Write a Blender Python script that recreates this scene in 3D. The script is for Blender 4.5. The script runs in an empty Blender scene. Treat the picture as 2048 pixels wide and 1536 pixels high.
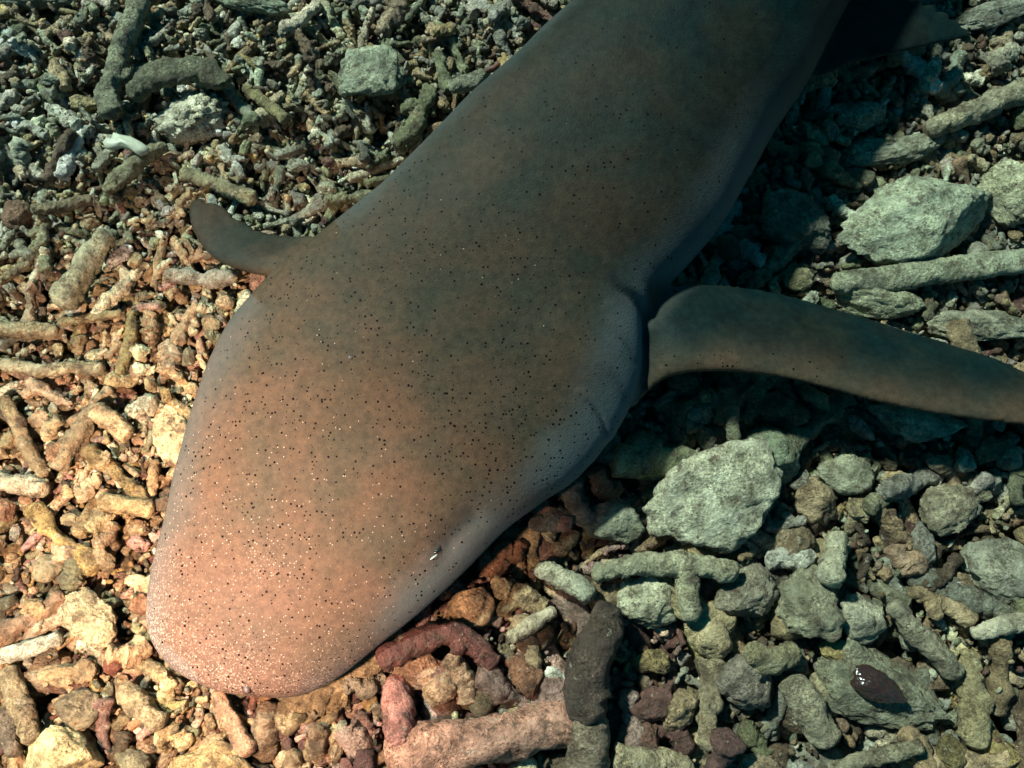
import bpy, math, random
import numpy as np
from mathutils import Vector, Matrix

scene = bpy.context.scene
COL = scene.collection
rng = np.random.default_rng(7)
random.seed(7)

# ------------------------------------------------------------------ camera
CAM = Vector((0.0, -0.13, 0.63)); AIM = Vector((0.0, 0.012, 0.0)); LENS = 31.0
cd = bpy.data.cameras.new('camera'); cam = bpy.data.objects.new('camera', cd); COL.objects.link(cam)
cam.location = CAM
fwd = (AIM - CAM).normalized()
cam.rotation_euler = fwd.to_track_quat('-Z', 'Y').to_euler()
cd.lens = LENS; cd.sensor_width = 36.0; cd.clip_start = 0.01; cd.clip_end = 200.0
scene.camera = cam
RIGHT = fwd.cross(Vector((0, 0, 1))).normalized(); UP = RIGHT.cross(fwd).normalized()

def at(u, v, z=0.0):
    """point of the photograph (2048 x 1536 pixels) at height z"""
    x = (u - 1024) / 2048 * 36 / LENS; y = -(v - 768) / 2048 * 36 / LENS
    d = fwd + RIGHT * x + UP * y
    t = (z - CAM.z) / d.z
    p = CAM + d * t
    return np.array((p.x, p.y, z))

def proj(p):
    """inverse of at(), for arrays of points"""
    p = np.asarray(p, float).reshape(-1, 3) - np.array(CAM)
    f = p @ np.array(fwd)
    x = p @ np.array(RIGHT) / f; y = p @ np.array(UP) / f
    return 1024 + x * 2048 * LENS / 36, 768 - y * 2048 * LENS / 36

# ------------------------------------------------------------------ light
SUN_AZ = math.radians(-47)      # from the upper left of the picture
SUN_EL = math.radians(48)
world = bpy.data.worlds.new('World'); scene.world = world; world.use_nodes = True
nt = world.node_tree; nt.nodes.clear()
sky = nt.nodes.new('ShaderNodeTexSky'); sky.sky_type = 'NISHITA'; sky.sun_disc = False
sky.sun_elevation = SUN_EL; sky.sun_rotation = SUN_AZ
flt = nt.nodes.new('ShaderNodeMix'); flt.data_type = 'RGBA'; flt.blend_type = 'MULTIPLY'
flt.inputs[0].default_value = 1.0; flt.inputs[7].default_value = (0.01, 0.44, 0.48, 1)   # the water overhead filters the skylight
bg = nt.nodes.new('ShaderNodeBackground'); bg.inputs['Strength'].default_value = 0.08
wo = nt.nodes.new('ShaderNodeOutputWorld')
nt.links.new(sky.outputs[0], flt.inputs[6]); nt.links.new(flt.outputs[2], bg.inputs[0]); nt.links.new(bg.outputs[0], wo.inputs[0])

sd = bpy.data.lights.new('sun', 'SUN'); sd.energy = 4.6; sd.angle = math.radians(3.5); sd.color = (0.82, 1.0, 0.87)
sun = bpy.data.objects.new('sun', sd); COL.objects.link(sun)
sdir = Vector((math.sin(SUN_AZ) * math.cos(SUN_EL), math.cos(SUN_AZ) * math.cos(SUN_EL), math.sin(SUN_EL)))
sun.rotation_euler = sdir.to_track_quat('Z', 'Y').to_euler()

# the diver's torch, whose warm pool of light lies on the snout and the rubble beside it
td = bpy.data.lights.new('dive_torch_light', 'SPOT'); td.energy = 27.0; td.color = (1.0, 0.67, 0.47)
td.spot_size = math.radians(63); td.spot_blend = 1.0; td.shadow_soft_size = 0.02
torch = bpy.data.objects.new('dive_torch_light', td); COL.objects.link(torch)
torch.location = (-0.28, -0.25, 0.43)
tgt = Vector(at(370, 1120, 0.02))
torch.rotation_euler = (torch.location - tgt).to_track_quat('Z', 'Y').to_euler()

scene.view_settings.view_transform = 'Standard'; scene.view_settings.look = 'None'
scene.view_settings.exposure = 0.6; scene.view_settings.gamma = 1.0
scene.view_settings.use_curve_mapping = False
scene.render.engine = 'CYCLES'

# ------------------------------------------------------------------ noise
def _hash(ix, iy, iz, seed):
    h = (ix.astype(np.int64) * 374761393 + iy.astype(np.int64) * 668265263 + iz.astype(np.int64) * 2147483647 + seed * 974711) & 0xffffffff
    h = ((h ^ (h >> 13)) * 1274126177) & 0xffffffff
    h = ((h ^ (h >> 16)) * 2246822519) & 0xffffffff
    return ((h ^ (h >> 15)) & 0xffff) / 32767.5 - 1.0

def vnoise(p, seed=0):
    p = np.asarray(p, float); i = np.floor(p).astype(np.int64); f = p - i; f = f * f * (3 - 2 * f)
    r = 0
    for dx in (0, 1):
        for dy in (0, 1):
            for dz in (0, 1):
                w = (f[:, 0] if dx else 1 - f[:, 0]) * (f[:, 1] if dy else 1 - f[:, 1]) * (f[:, 2] if dz else 1 - f[:, 2])
                r = r + w * _hash(i[:, 0] + dx, i[:, 1] + dy, i[:, 2] + dz, seed)
    return r

def fbm(p, seed=0, oct=3):
    p = np.asarray(p, float); a = 1.0; r = 0; s = 0
    for k in range(oct):
        r = r + a * vnoise(p * (2.03 ** k) + k * 17.3, seed + k * 31); s += a; a *= 0.5
    return r / s * 1.4

# ------------------------------------------------------------------ materials
def nodes(m):
    m.use_nodes = True; t = m.node_tree; t.nodes.clear(); return t

def coral_material(name, source):
    m = bpy.data.materials.new(name); t = nodes(m); N = t.nodes.new; L = t.links.new
    out = N('ShaderNodeOutputMaterial'); b = N('ShaderNodeBsdfPrincipled'); L(b.outputs[0], out.inputs[0])
    b.inputs['Roughness'].default_value = 0.62
    b.inputs['Specular IOR Level'].default_value = 0.35
    geo = N('ShaderNodeNewGeometry')
    if source == 'object':
        oi = N('ShaderNodeObjectInfo'); base = oi.outputs['Color']
    else:
        at_ = N('ShaderNodeVertexColor'); at_.layer_name = 'tint'; base = at_.outputs['Color']
    pos = geo.outputs['Position']
    # broad patches of algae and worn skeleton
    n1 = N('ShaderNodeTexNoise'); n1.inputs['Scale'].default_value = 75; n1.inputs['Detail'].default_value = 5; n1.inputs['Roughness'].default_value = 0.65; L(pos, n1.inputs['Vector'])
    r1 = N('ShaderNodeValToRGB'); e = r1.color_ramp.elements
    e[0].position = 0.32; e[0].color = (0.34, 0.31, 0.27, 1); e[1].position = 0.66; e[1].color = (1.5, 1.44, 1.32, 1); L(n1.outputs[0], r1.inputs[0])
    mx = N('ShaderNodeMix'); mx.data_type = 'RGBA'; mx.blend_type = 'MULTIPLY'; mx.inputs[0].default_value = 1; L(base, mx.inputs[6]); L(r1.outputs[0], mx.inputs[7])
    # pinkish coralline crust and olive turf here and there
    n2 = N('ShaderNodeTexNoise'); n2.inputs['Scale'].default_value = 55; n2.inputs['Detail'].default_value = 7; n2.inputs['Roughness'].default_value = 0.7; L(pos, n2.inputs['Vector'])
    r2 = N('ShaderNodeValToRGB'); e = r2.color_ramp.elements
    e[0].position = 0.60; e[0].color = (0, 0, 0, 1); e[1].position = 0.72; e[1].color = (0.45, 0.45, 0.45, 1); L(n2.outputs[0], r2.inputs[0])
    mp = N('ShaderNodeMix'); mp.data_type = 'RGBA'; L(r2.outputs[0], mp.inputs[0]); L(mx.outputs[2], mp.inputs[6]); mp.inputs[7].default_value = (0.24, 0.10, 0.10, 1)
    r3 = N('ShaderNodeValToRGB'); e = r3.color_ramp.elements
    e[0].position = 0.30; e[0].color = (0.5, 0.5, 0.5, 1); e[1].position = 0.40; e[1].color = (0, 0, 0, 1); L(n2.outputs[0], r3.inputs[0])
    mo = N('ShaderNodeMix'); mo.data_type = 'RGBA'; L(r3.outputs[0], mo.inputs[0]); L(mp.outputs[2], mo.inputs[6]); mo.inputs[7].default_value = (0.13, 0.13, 0.055, 1)
    # pits of the coral skeleton
    v = N('ShaderNodeTexVoronoi'); v.inputs['Scale'].default_value = 330; L(pos, v.inputs['Vector'])
    rv = N('ShaderNodeValToRGB'); e = rv.color_ramp.elements
    e[0].position = 0.05; e[0].color = (0.16, 0.14, 0.12, 1); e[1].position = 0.27; e[1].color = (1, 1, 1, 1); L(v.outputs['Distance'], rv.inputs[0])
    mv = N('ShaderNodeMix'); mv.data_type = 'RGBA'; mv.blend_type = 'MULTIPLY'; mv.inputs[0].default_value = 0.75; L(mo.outputs[2], mv.inputs[6]); L(rv.outputs[0], mv.inputs[7])
    n5 = N('ShaderNodeTexNoise'); n5.inputs['Scale'].default_value = 480; n5.inputs['Detail'].default_value = 4; n5.inputs['Roughness'].default_value = 0.75; L(pos, n5.inputs['Vector'])
    r5 = N('ShaderNodeValToRGB'); e = r5.color_ramp.elements
    e[0].position = 0.36; e[0].color = (0.45, 0.40, 0.35, 1); e[1].position = 0.68; e[1].color = (1.8, 1.8, 1.74, 1); L(n5.outputs[0], r5.inputs[0])
    m5 = N('ShaderNodeMix'); m5.data_type = 'RGBA'; m5.blend_type = 'MULTIPLY'; m5.inputs[0].default_value = 1
    mf = N('ShaderNodeMapRange'); mf.inputs[1].default_value = 0.35; mf.inputs[2].default_value = 0.62; mf.inputs[3].default_value = 0.15; mf.inputs[4].default_value = 1.0
    nb = N('ShaderNodeTexNoise'); nb.inputs['Scale'].default_value = 48; nb.inputs['Detail'].default_value = 2; L(pos, nb.inputs['Vector']); L(nb.outputs[0], mf.inputs[0]); L(mf.outputs[0], m5.inputs[0]); L(mf.outputs[0], mv.inputs[0])
    ne = N('ShaderNodeTexNoise'); ne.inputs['Scale'].default_value = 105; ne.inputs['Detail'].default_value = 7; ne.inputs['Roughness'].default_value = 0.72; L(geo.outputs['Position'], ne.inputs['Vector'])
    re_ = N('ShaderNodeValToRGB'); e = re_.color_ramp.elements
    e[0].position = 0.38; e[0].color = (0.75, 0.75, 0.75, 1); e[1].position = 0.47; e[1].color = (0, 0, 0, 1); L(ne.outputs[0], re_.inputs[0])
    me_ = N('ShaderNodeMix'); me_.data_type = 'RGBA'; L(re_.outputs[0], me_.inputs[0]); L(mo.outputs[2], me_.inputs[6]); me_.inputs[7].default_value = (0.085, 0.058, 0.040, 1)
    rp = N('ShaderNodeValToRGB'); e = rp.color_ramp.elements
    e[0].position = 0.60; e[0].color = (0, 0, 0, 1); e[1].position = 0.66; e[1].color = (0.5, 0.5, 0.5, 1); L(ne.outputs[0], rp.inputs[0])
    mq = N('ShaderNodeMix'); mq.data_type = 'RGBA'; L(rp.outputs[0], mq.inputs[0]); L(me_.outputs[2], mq.inputs[6]); mq.inputs[7].default_value = (0.60, 0.54, 0.42, 1)
    L(mq.outputs[2], mv.inputs[6])
    L(mv.outputs[2], m5.inputs[6]); L(r5.outputs[0], m5.inputs[7])
    L(m5.outputs[2], b.inputs['Base Color'])
    n4 = N('ShaderNodeTexNoise'); n4.inputs['Scale'].default_value = 300; n4.inputs['Detail'].default_value = 6; n4.inputs['Roughness'].default_value = 0.7; L(pos, n4.inputs['Vector'])
    b1 = N('ShaderNodeBump'); b1.inputs['Strength'].default_value = 1.0; b1.inputs['Distance'].default_value = 0.0065; L(n4.outputs[0], b1.inputs['Height'])
    b2 = N('ShaderNodeBump'); b2.inputs['Strength'].default_value = 0.5; b2.inputs['Distance'].default_value = 0.0012; L(rv.outputs[0], b2.inputs['Height']); L(b1.outputs[0], b2.inputs['Normal'])
    L(b2.outputs[0], b.inputs['Normal'])
    return m

M_OBJ = coral_material('coral_single', 'object')
M_STUFF = coral_material('coral_rubble', 'vertex')

def sand_material():
    m = bpy.data.materials.new('sand'); t = nodes(m); N = t.nodes.new; L = t.links.new
    out = N('ShaderNodeOutputMaterial'); b = N('ShaderNodeBsdfPrincipled'); L(b.outputs[0], out.inputs[0]); b.inputs['Roughness'].default_value = 0.85
    geo = N('ShaderNodeNewGeometry')
    v = N('ShaderNodeTexVoronoi'); v.inputs['Scale'].default_value = 260; L(geo.outputs['Position'], v.inputs['Vector'])
    r = N('ShaderNodeValToRGB'); e = r.color_ramp.elements
    e[0].color = (0.10, 0.075, 0.05, 1); e[1].color = (0.42, 0.36, 0.27, 1); L(v.outputs['Color'], r.inputs[0]); L(r.outputs[0], b.inputs['Base Color'])
    bp = N('ShaderNodeBump'); bp.inputs['Distance'].default_value = 0.003; L(v.outputs['Distance'], bp.inputs['Height']); bp.invert = True; L(bp.outputs[0], b.inputs['Normal'])
    return m
M_SAND = sand_material()

def skin_material():
    m = bpy.data.materials.new('shark_skin'); t = nodes(m); N = t.nodes.new; L = t.links.new
    out = N('ShaderNodeOutputMaterial'); b = N('ShaderNodeBsdfPrincipled'); L(b.outputs[0], out.inputs[0])
    geo = N('ShaderNodeNewGeometry'); pos = geo.outputs['Position']
    def attr(nm):
        a = N('ShaderNodeAttribute'); a.attribute_name = nm; return a.outputs['Fac']
    def ramp(src, p0, c0, p1, c1):
        r = N('ShaderNodeValToRGB'); e = r.color_ramp.elements; e[0].position = p0; e[0].color = c0; e[1].position = p1; e[1].color = c1; L(src, r.inputs[0]); return r.outputs[0]
    def mix(f, a, c, blend='MIX'):
        x = N('ShaderNodeMix'); x.data_type = 'RGBA'; x.blend_type = blend
        if isinstance(f, float): x.inputs[0].default_value = f
        else: L(f, x.inputs[0])
        for k, s in ((6, a), (7, c)):
            if isinstance(s, tuple): x.inputs[k].default_value = s
            else: L(s, x.inputs[k])
        return x.outputs[2]
    def math_(op, a, c):
        x = N('ShaderNodeMath'); x.operation = op
        for k, s in ((0, a), (1, c)):
            if isinstance(s, (int, float)): x.inputs[k].default_value = s
            else: L(s, x.inputs[k])
        return x.outputs[0]
    n1 = N('ShaderNodeTexNoise'); n1.inputs['Scale'].default_value = 24; n1.inputs['Detail'].default_value = 4; L(pos, n1.inputs['Vector'])
    back = ramp(n1.outputs[0], 0.36, (0.003, 0.012, 0.013, 1), 0.64, (0.009, 0.013, 0.011, 1))  # dark teal rear: dim light and water veil put into the skin colour
    n2 = N('ShaderNodeTexNoise'); n2.inputs['Scale'].default_value = 65; n2.inputs['Detail'].default_value = 5; n2.inputs['Roughness'].default_value = 0.6; L(pos, n2.inputs['Vector'])
    back = mix(1.0, back, ramp(n2.outputs[0], 0.3, (0.66, 0.70, 0.74, 1), 0.7, (1.32, 1.27, 1.22, 1)), 'MULTIPLY')
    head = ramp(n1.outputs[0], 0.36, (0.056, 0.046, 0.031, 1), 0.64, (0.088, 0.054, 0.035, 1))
    back = mix(attr('head'), back, head)  # light falloff from head to tail painted as a change of skin tone
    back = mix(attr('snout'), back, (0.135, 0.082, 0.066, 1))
    n6 = N('ShaderNodeTexNoise'); n6.inputs['Scale'].default_value = 190; n6.inputs['Detail'].default_value = 6; n6.inputs['Roughness'].default_value = 0.75; L(pos, n6.inputs['Vector'])
    back = mix(1.0, back, ramp(n6.outputs[0], 0.34, (0.72, 0.74, 0.76, 1), 0.66, (1.26, 1.22, 1.18, 1)), 'MULTIPLY')
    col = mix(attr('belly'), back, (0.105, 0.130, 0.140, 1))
    # torch glints on the denticles, painted as pale specks
    vs = N('ShaderNodeTexVoronoi'); vs.inputs['Scale'].default_value = 760; L(pos, vs.inputs['Vector'])
    sepc = N('ShaderNodeSeparateColor'); L(vs.outputs['Color'], sepc.inputs[0])
    keep = math_('LESS_THAN', sepc.outputs[0], math_('MULTIPLY', attr('glint_speck'), 0.6))
    dot = ramp(vs.outputs['Distance'], 0.08, (.9, .9, .9, 1), 0.42, (0, 0, 0, 1))
    nf = N('ShaderNodeTexNoise'); nf.inputs['Scale'].default_value = 760; nf.inputs['Detail'].default_value = 2; L(pos, nf.inputs['Vector'])
    flk = ramp(nf.outputs[0], 0.54, (0, 0, 0, 1), 0.64, (1, 1, 1, 1))
    glint_speck = math_('MAXIMUM', math_('MULTIPLY', keep, dot), math_('MULTIPLY', math_('MULTIPLY', flk, attr('glint_speck')), attr('glint_speck')))
    col = mix(glint_speck, col, (0.46, 0.35, 0.29, 1))
    # black sensory pores
    vp = N('ShaderNodeTexVoronoi'); vp.inputs['Scale'].default_value = 390; L(pos, vp.inputs['Vector'])
    sepp = N('ShaderNodeSeparateColor'); L(vp.outputs['Color'], sepp.inputs[0])
    keepp = math_('LESS_THAN', sepp.outputs[1], attr('pore'))
    size = math_('MULTIPLY_ADD', sepp.outputs[2], 0.22); 
    size.node.inputs[2].default_value = 0.11
    dp = math_('LESS_THAN', vp.outputs['Distance'], size)
    pore = math_('MULTIPLY', keepp, dp)
    col = mix(pore, col, (0.004, 0.002, 0.002, 1))
    crease = attr('crease')
    col = mix(crease, col, (0.03, 0.035, 0.035, 1))
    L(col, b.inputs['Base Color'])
    rg = math_('MULTIPLY_ADD', glint_speck, -0.25); rg.node.inputs[2].default_value = 0.52; L(rg, b.inputs['Roughness'])
    b.inputs['Specular IOR Level'].default_value = 0.05
    b.inputs['Subsurface Weight'].default_value = 0.06; b.inputs['Subsurface Radius'].default_value = (1.0, .5, .35); b.inputs['Subsurface Scale'].default_value = 0.004
    n4 = N('ShaderNodeTexNoise'); n4.inputs['Scale'].default_value = 900; n4.inputs['Detail'].default_value = 3; L(pos, n4.inputs['Vector'])
    hh = math_('ADD', math_('ADD', n4.outputs[0], math_('MULTIPLY', n6.outputs[0], 1.6)), math_('MULTIPLY', glint_speck, 0.8)); hh = math_('SUBTRACT', hh, math_('MULTIPLY', pore, 2.0))
    bp = N('ShaderNodeBump'); bp.inputs['Strength'].default_value = 0.45; bp.inputs['Distance'].default_value = 0.0006; L(hh, bp.inputs['Height']); L(bp.outputs[0], b.inputs['Normal'])
    return m
M_SKIN = skin_material()

def plain(name, col, rough=0.4, spec=0.5):
    m = bpy.data.materials.new(name); t = nodes(m); N = t.nodes.new; L = t.links.new
    out = N('ShaderNodeOutputMaterial'); b = N('ShaderNodeBsdfPrincipled'); L(b.outputs[0], out.inputs[0])
    n = N('ShaderNodeTexNoise'); n.inputs['Scale'].default_value = 300
    r = N('ShaderNodeValToRGB'); e = r.color_ramp.elements
    e[0].color = tuple(c * 0.7 for c in col) + (1,); e[1].color = tuple(min(1, c * 1.25) for c in col) + (1,)
    g = N('ShaderNodeNewGeometry'); L(g.outputs['Position'], n.inputs['Vector']); L(n.outputs[0], r.inputs[0]); L(r.outputs[0], b.inputs['Base Color'])
    b.inputs['Roughness'].default_value = rough; b.inputs['Specular IOR Level'].default_value = spec
    return m

# ------------------------------------------------------------------ mesh helpers
def make_mesh(name, v, f, mat, tint=None, smooth=True):
    v = np.asarray(v, np.float32); f = np.asarray(f, np.int32)
    me = bpy.data.meshes.new(name)
    me.vertices.add(len(v)); me.vertices.foreach_set('co', v.ravel())
    k = f.shape[1]
    me.loops.add(f.size); me.loops.foreach_set('vertex_index', f.ravel())
    me.polygons.add(len(f)); me.polygons.foreach_set('loop_start', np.arange(0, f.size, k, dtype=np.int32))
    me.update(calc_edges=True)
    if smooth: me.polygons.foreach_set('use_smooth', np.ones(len(f), bool))
    me.materials.append(mat)
    if tint is not None:
        a = me.color_attributes.new('tint', 'FLOAT_COLOR', 'POINT')
        c = np.ones((len(v), 4), np.float32); c[:, :3] = tint; a.data.foreach_set('color', c.ravel())
    me.validate(); me.update()
    return me

def link(name, me, label=None, cat=None, group=None, kind=None, parent=None):
    o = bpy.data.objects.new(name, me); COL.objects.link(o)
    if label: o['label'] = label
    if cat: o['category'] = cat
    if group: o['group'] = group
    if kind: o['kind'] = kind
    if parent: o.parent = parent
    return o

def catmull(P, n):
    P = np.asarray(P, float)
    if len(P) < 3: 
        t = np.linspace(0, 1, n)[:, None]; return P[0] * (1 - t) + P[-1] * t
    Q = np.vstack([2 * P[0] - P[1], P, 2 * P[-1] - P[-2]])
    d = np.r_[0, np.cumsum(np.linalg.norm(np.diff(P, axis=0), axis=1))]; d /= d[-1]
    out = []
    for s in np.linspace(0, 1, n):
        k = min(np.searchsorted(d, s, 'right') - 1, len(P) - 2); u = (s - d[k]) / (d[k + 1] - d[k] + 1e-12)
        a, b, c, e = Q[k], Q[k + 1], Q[k + 2], Q[k + 3]
        out.append(0.5 * ((2 * b) + (c - a) * u + (2 * a - 5 * b + 4 * c - e) * u * u + (3 * b - a - 3 * c + e) * u ** 3))
    return np.array(out)

def tube(P, R, ring=16, seg=24, rough=0.16, seed=0, flat=1.0, freq=1.3, broken=0.55):
    """knobbly stick along points P; R radius at each; ends rounded or broken off"""
    P = np.asarray(P, float); R = np.broadcast_to(np.asarray(R, float), (len(P),))
    S = catmull(np.c_[P, R], seg); C = S[:, :3]; r = S[:, 3]
    T = np.gradient(C, axis=0); T /= np.linalg.norm(T, axis=1)[:, None]
    up = np.array((0.0, 0.0, 1.0)); 
    if abs(T[0] @ up) > 0.9: up = np.array((1.0, 0, 0))
    A = np.cross(T, up); A /= np.linalg.norm(A, axis=1)[:, None]; B = np.cross(A, T)
    # end rings
    prof = [(-broken * 1.0, 0.45), (-broken * 0.6, 0.80), (-broken * 0.2, 0.97)]
    Cs = [C[0] + T[0] * r[0] * a for a, _ in prof] + list(C) + [C[-1] - T[-1] * r[-1] * a for a, _ in prof[::-1]]
    rs = [r[0] * q for _, q in prof] + list(r) + [r[-1] * q for _, q in prof[::-1]]
    As = [A[0]] * 3 + list(A) + [A[-1]] * 3; Bs = [B[0]] * 3 + list(B) + [B[-1]] * 3
    th = np.linspace(0, 2 * math.pi, ring, endpoint=False)
    V = []
    for c, q, a, b in zip(Cs, rs, As, Bs):
        V.append(c + q * (np.cos(th)[:, None] * a + np.sin(th)[:, None] * b * flat))
    V = np.array(V); n = len(V); V = V.reshape(-1, 3)
    e0 = C[0] - T[0] * r[0] * broken * 1.08; e1 = C[-1] + T[-1] * r[-1] * broken * 1.08
    V = np.vstack([V, e0, e1])
    cen = np.vstack([np.repeat(np.array(Cs), ring, axis=0), C[0], C[-1]])
    D = V - cen; D /= np.linalg.norm(D, axis=1)[:, None] + 1e-9
    rm = r.mean(); q = V / rm * freq
    V = V + D * (rm * rough * (1.5 * fbm(q * 0.6, seed, 2) + 0.8 * fbm(q * 1.9, seed + 5, 2) + (0.5 * fbm(q * 5.5, seed + 8, 2) if ring > 12 else 0)))[:, None]
    i = np.arange(n - 1)[:, None] * ring; j = np.arange(ring)[None, :]; j2 = (j + 1) % ring
    a, b, c, d = (i + j).ravel(), (i + j2).ravel(), (i + ring + j2).ravel(), (i + ring + j).ravel()
    F = np.vstack([np.c_[a, b, c], np.c_[a, c, d]])
    jj = np.arange(ring); k2 = (jj + 1) % ring; last = (n - 1) * ring
    F = np.vstack([F, np.c_[k2, jj, np.full(ring, n * ring)], np.c_[last + jj, last + k2, np.full(ring, n * ring + 1)]])
    return V, F

_ico = {}
def ico(k):
    if k not in _ico:
        import bmesh
        bm = bmesh.new(); bmesh.ops.create_icosphere(bm, subdivisions=k, radius=1.0)
        _ico[k] = (np.array([v.co[:] for v in bm.verts]), np.array([[v.index for v in f.verts] for f in bm.faces])); bm.free()
    return _ico[k]

def blob(k, seed, rough=0.22, cuts=5, freq=1.5, fine=0.06):
    V, F = ico(k); V = V.copy(); r = np.random.default_rng(seed)
    for _ in range(cuts):
        d = r.normal(size=3); d /= np.linalg.norm(d); h = r.uniform(0.55, 0.85); s = V @ d
        V = V - np.outer(np.maximum(s - h, 0) * 0.85, d)
    V = V * (1 + rough * fbm(V * freq, seed, 3) + fine * fbm(V * freq * 4.5, seed + 9, 3) + (0.035 * fbm(V * freq * 13, seed + 12, 2) if k > 3 else 0))[:, None]
    return V, F

def join(parts):
    vs, fs, o = [], [], 0
    for v, f in parts: vs.append(v); fs.append(f + o); o += len(v)
    return np.vstack(vs), np.vstack(fs)

# ------------------------------------------------------------------ colours of dead coral (albedo)
PAL = {
    'beige': (0.42, 0.33, 0.215), 'tan': (0.33, 0.245, 0.15), 'olive grey': (0.21, 0.215, 0.14), 'grey': (0.27, 0.275, 0.23),
    'brown': (0.145, 0.105, 0.072), 'maroon': (0.15, 0.078, 0.068), 'pink': (0.40, 0.265, 0.235), 'ochre': (0.38, 0.29, 0.14),
    'cream': (0.62, 0.56, 0.42), 'pale grey': (0.46, 0.47, 0.40), 'rust': (0.24, 0.125, 0.075),
}
NAMES = list(PAL)
def palette_at(u, v):
    """how common each colour is around a point of the picture"""
    if v > 1000 and 500 < u < 1350: w = dict(beige=3.5, tan=2.5, pink=5, maroon=3.6, brown=2, ochre=.7, cream=.8, rust=.9, grey=.5)
    elif v > 950 and u <= 500: w = dict(beige=5, tan=4, brown=2, maroon=1.2, pink=1, ochre=1, cream=1.2, grey=1, rust=.6); w['olive grey'] = 1.5
    elif u < 650 and v > 520: w = dict(beige=9, tan=3, ochre=.7, cream=4, brown=.6, rust=.3, pink=.8); w['olive grey'] = .6; w['pale grey'] = 1
    elif u > 1250 and v > 1000: w = dict(tan=3, grey=3, brown=2.6, maroon=1.2, beige=3, cream=.5, ochre=.4); w['pale grey'] = 1.3; w['olive grey'] = 2
    elif u > 1250: w = dict(grey=3, brown=1.6, maroon=.3, tan=2, beige=1.2); w['pale grey'] = 2.5; w['olive grey'] = 4
    else: w = dict(grey=4, brown=1.4, tan=1.6, cream=1.2, maroon=.35, ochre=.2, beige=2); w['pale grey'] = 2.2; w['olive grey'] = 3.2
    return w
def pick(u, v):
    w = palette_at(u, v); k = list(w); p = np.array([w[x] for x in k]); n = k[rng.choice(len(k), p=p / p.sum())]
    c = np.array(PAL[n]) * np.exp(rng.normal(0, 0.24)) * (1 - 0.08 * np.clip((u - 1000) / 500, 0, 1)) * (1 + 0.30 * np.clip((900 - u) / 500, 0, 1) * np.clip((650 - v) / 200, 0, 1))  # uneven light put into the tint: dimmer right, brighter upper left
    return n, np.clip(c * (1 + rng.normal(0, 0.04, 3)), 0.01, 0.8)

# ------------------------------------------------------------------ the sea bed and how pieces come to rest on it
CELL = 0.001
X0, X1, Y0, Y1 = -0.75, 0.75, -0.50, 0.60
NX, NY = int((X1 - X0) / CELL), int((Y1 - Y0) / CELL)
gx, gy = np.meshgrid(np.arange(NX) * CELL + X0, np.arange(NY) * CELL + Y0, indexing='ij')
gp = np.c_[gx.ravel(), gy.ravel(), np.zeros(NX * NY)]
def bed(p):
    return -0.030 + 0.013 * fbm(p * np.array((5.0, 5.0, 0)) + 3.3, 11, 2) - 0.012 * np.clip((p[:, 0] - 0.02) / 0.3, 0, 1)
H = bed(gp).reshape(NX, NY)
TOP = (0.001 + 0.009 * fbm(gp * np.array((9.0, 9.0, 0)), 77, 3)).reshape(NX, NY)     # how high the loose bed may build up
def level(x, y): return TOP[min(max(int((x - X0) / CELL), 0), NX - 1), min(max(int((y - Y0) / CELL), 0), NY - 1)]
del gp

def rest_stick(x, y, yaw, L, r, sink=0.45, quant=70, cap=None):
    """lay a stick down on what is there; returns centre height, pitch and stamps it on the height map"""
    c, s = math.cos(yaw), math.sin(yaw)
    a = np.linspace(-0.5, 0.5, 9) * L; b = np.array((-0.7, 0, 0.7)) * r
    px = x + a[:, None] * c - b[None] * s; py = y + a[:, None] * s + b[None] * c
    ix = np.clip(((px - X0) / CELL).astype(int), 0, NX - 1); iy = np.clip(((py - Y0) / CELL).astype(int), 0, NY - 1)
    h = H[ix, iy]
    h0 = np.percentile(h[:4], quant); h1 = np.percentile(h[5:], quant)
    slope = np.clip((h1 - h0) / (0.6 * L), -0.7, 0.7); z = (h0 + h1) / 2 + r * (1 - sink)
    if cap is not None and z + r * .6 > level(x, y) + cap: return None, 0
    # stamp
    R = L / 2 + r; i0, i1 = max(0, int((x - R - X0) / CELL)), min(NX, int((x + R - X0) / CELL) + 1)
    j0, j1 = max(0, int((y - R - Y0) / CELL)), min(NY, int((y + R - Y0) / CELL) + 1)
    if i1 > i0 and j1 > j0:
        dx = gx[i0:i1, j0:j1] - x; dy = gy[i0:i1, j0:j1] - y
        u = dx * c + dy * s; w = -dx * s + dy * c
        du = np.maximum(np.abs(u) - L / 2, 0); q = r * r - w * w - du * du
        t = np.where(q > 0, z + slope * u + np.sqrt(np.maximum(q, 0)), -1)
        H[i0:i1, j0:j1] = np.maximum(H[i0:i1, j0:j1], t)
    return z, math.atan(slope)

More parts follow.
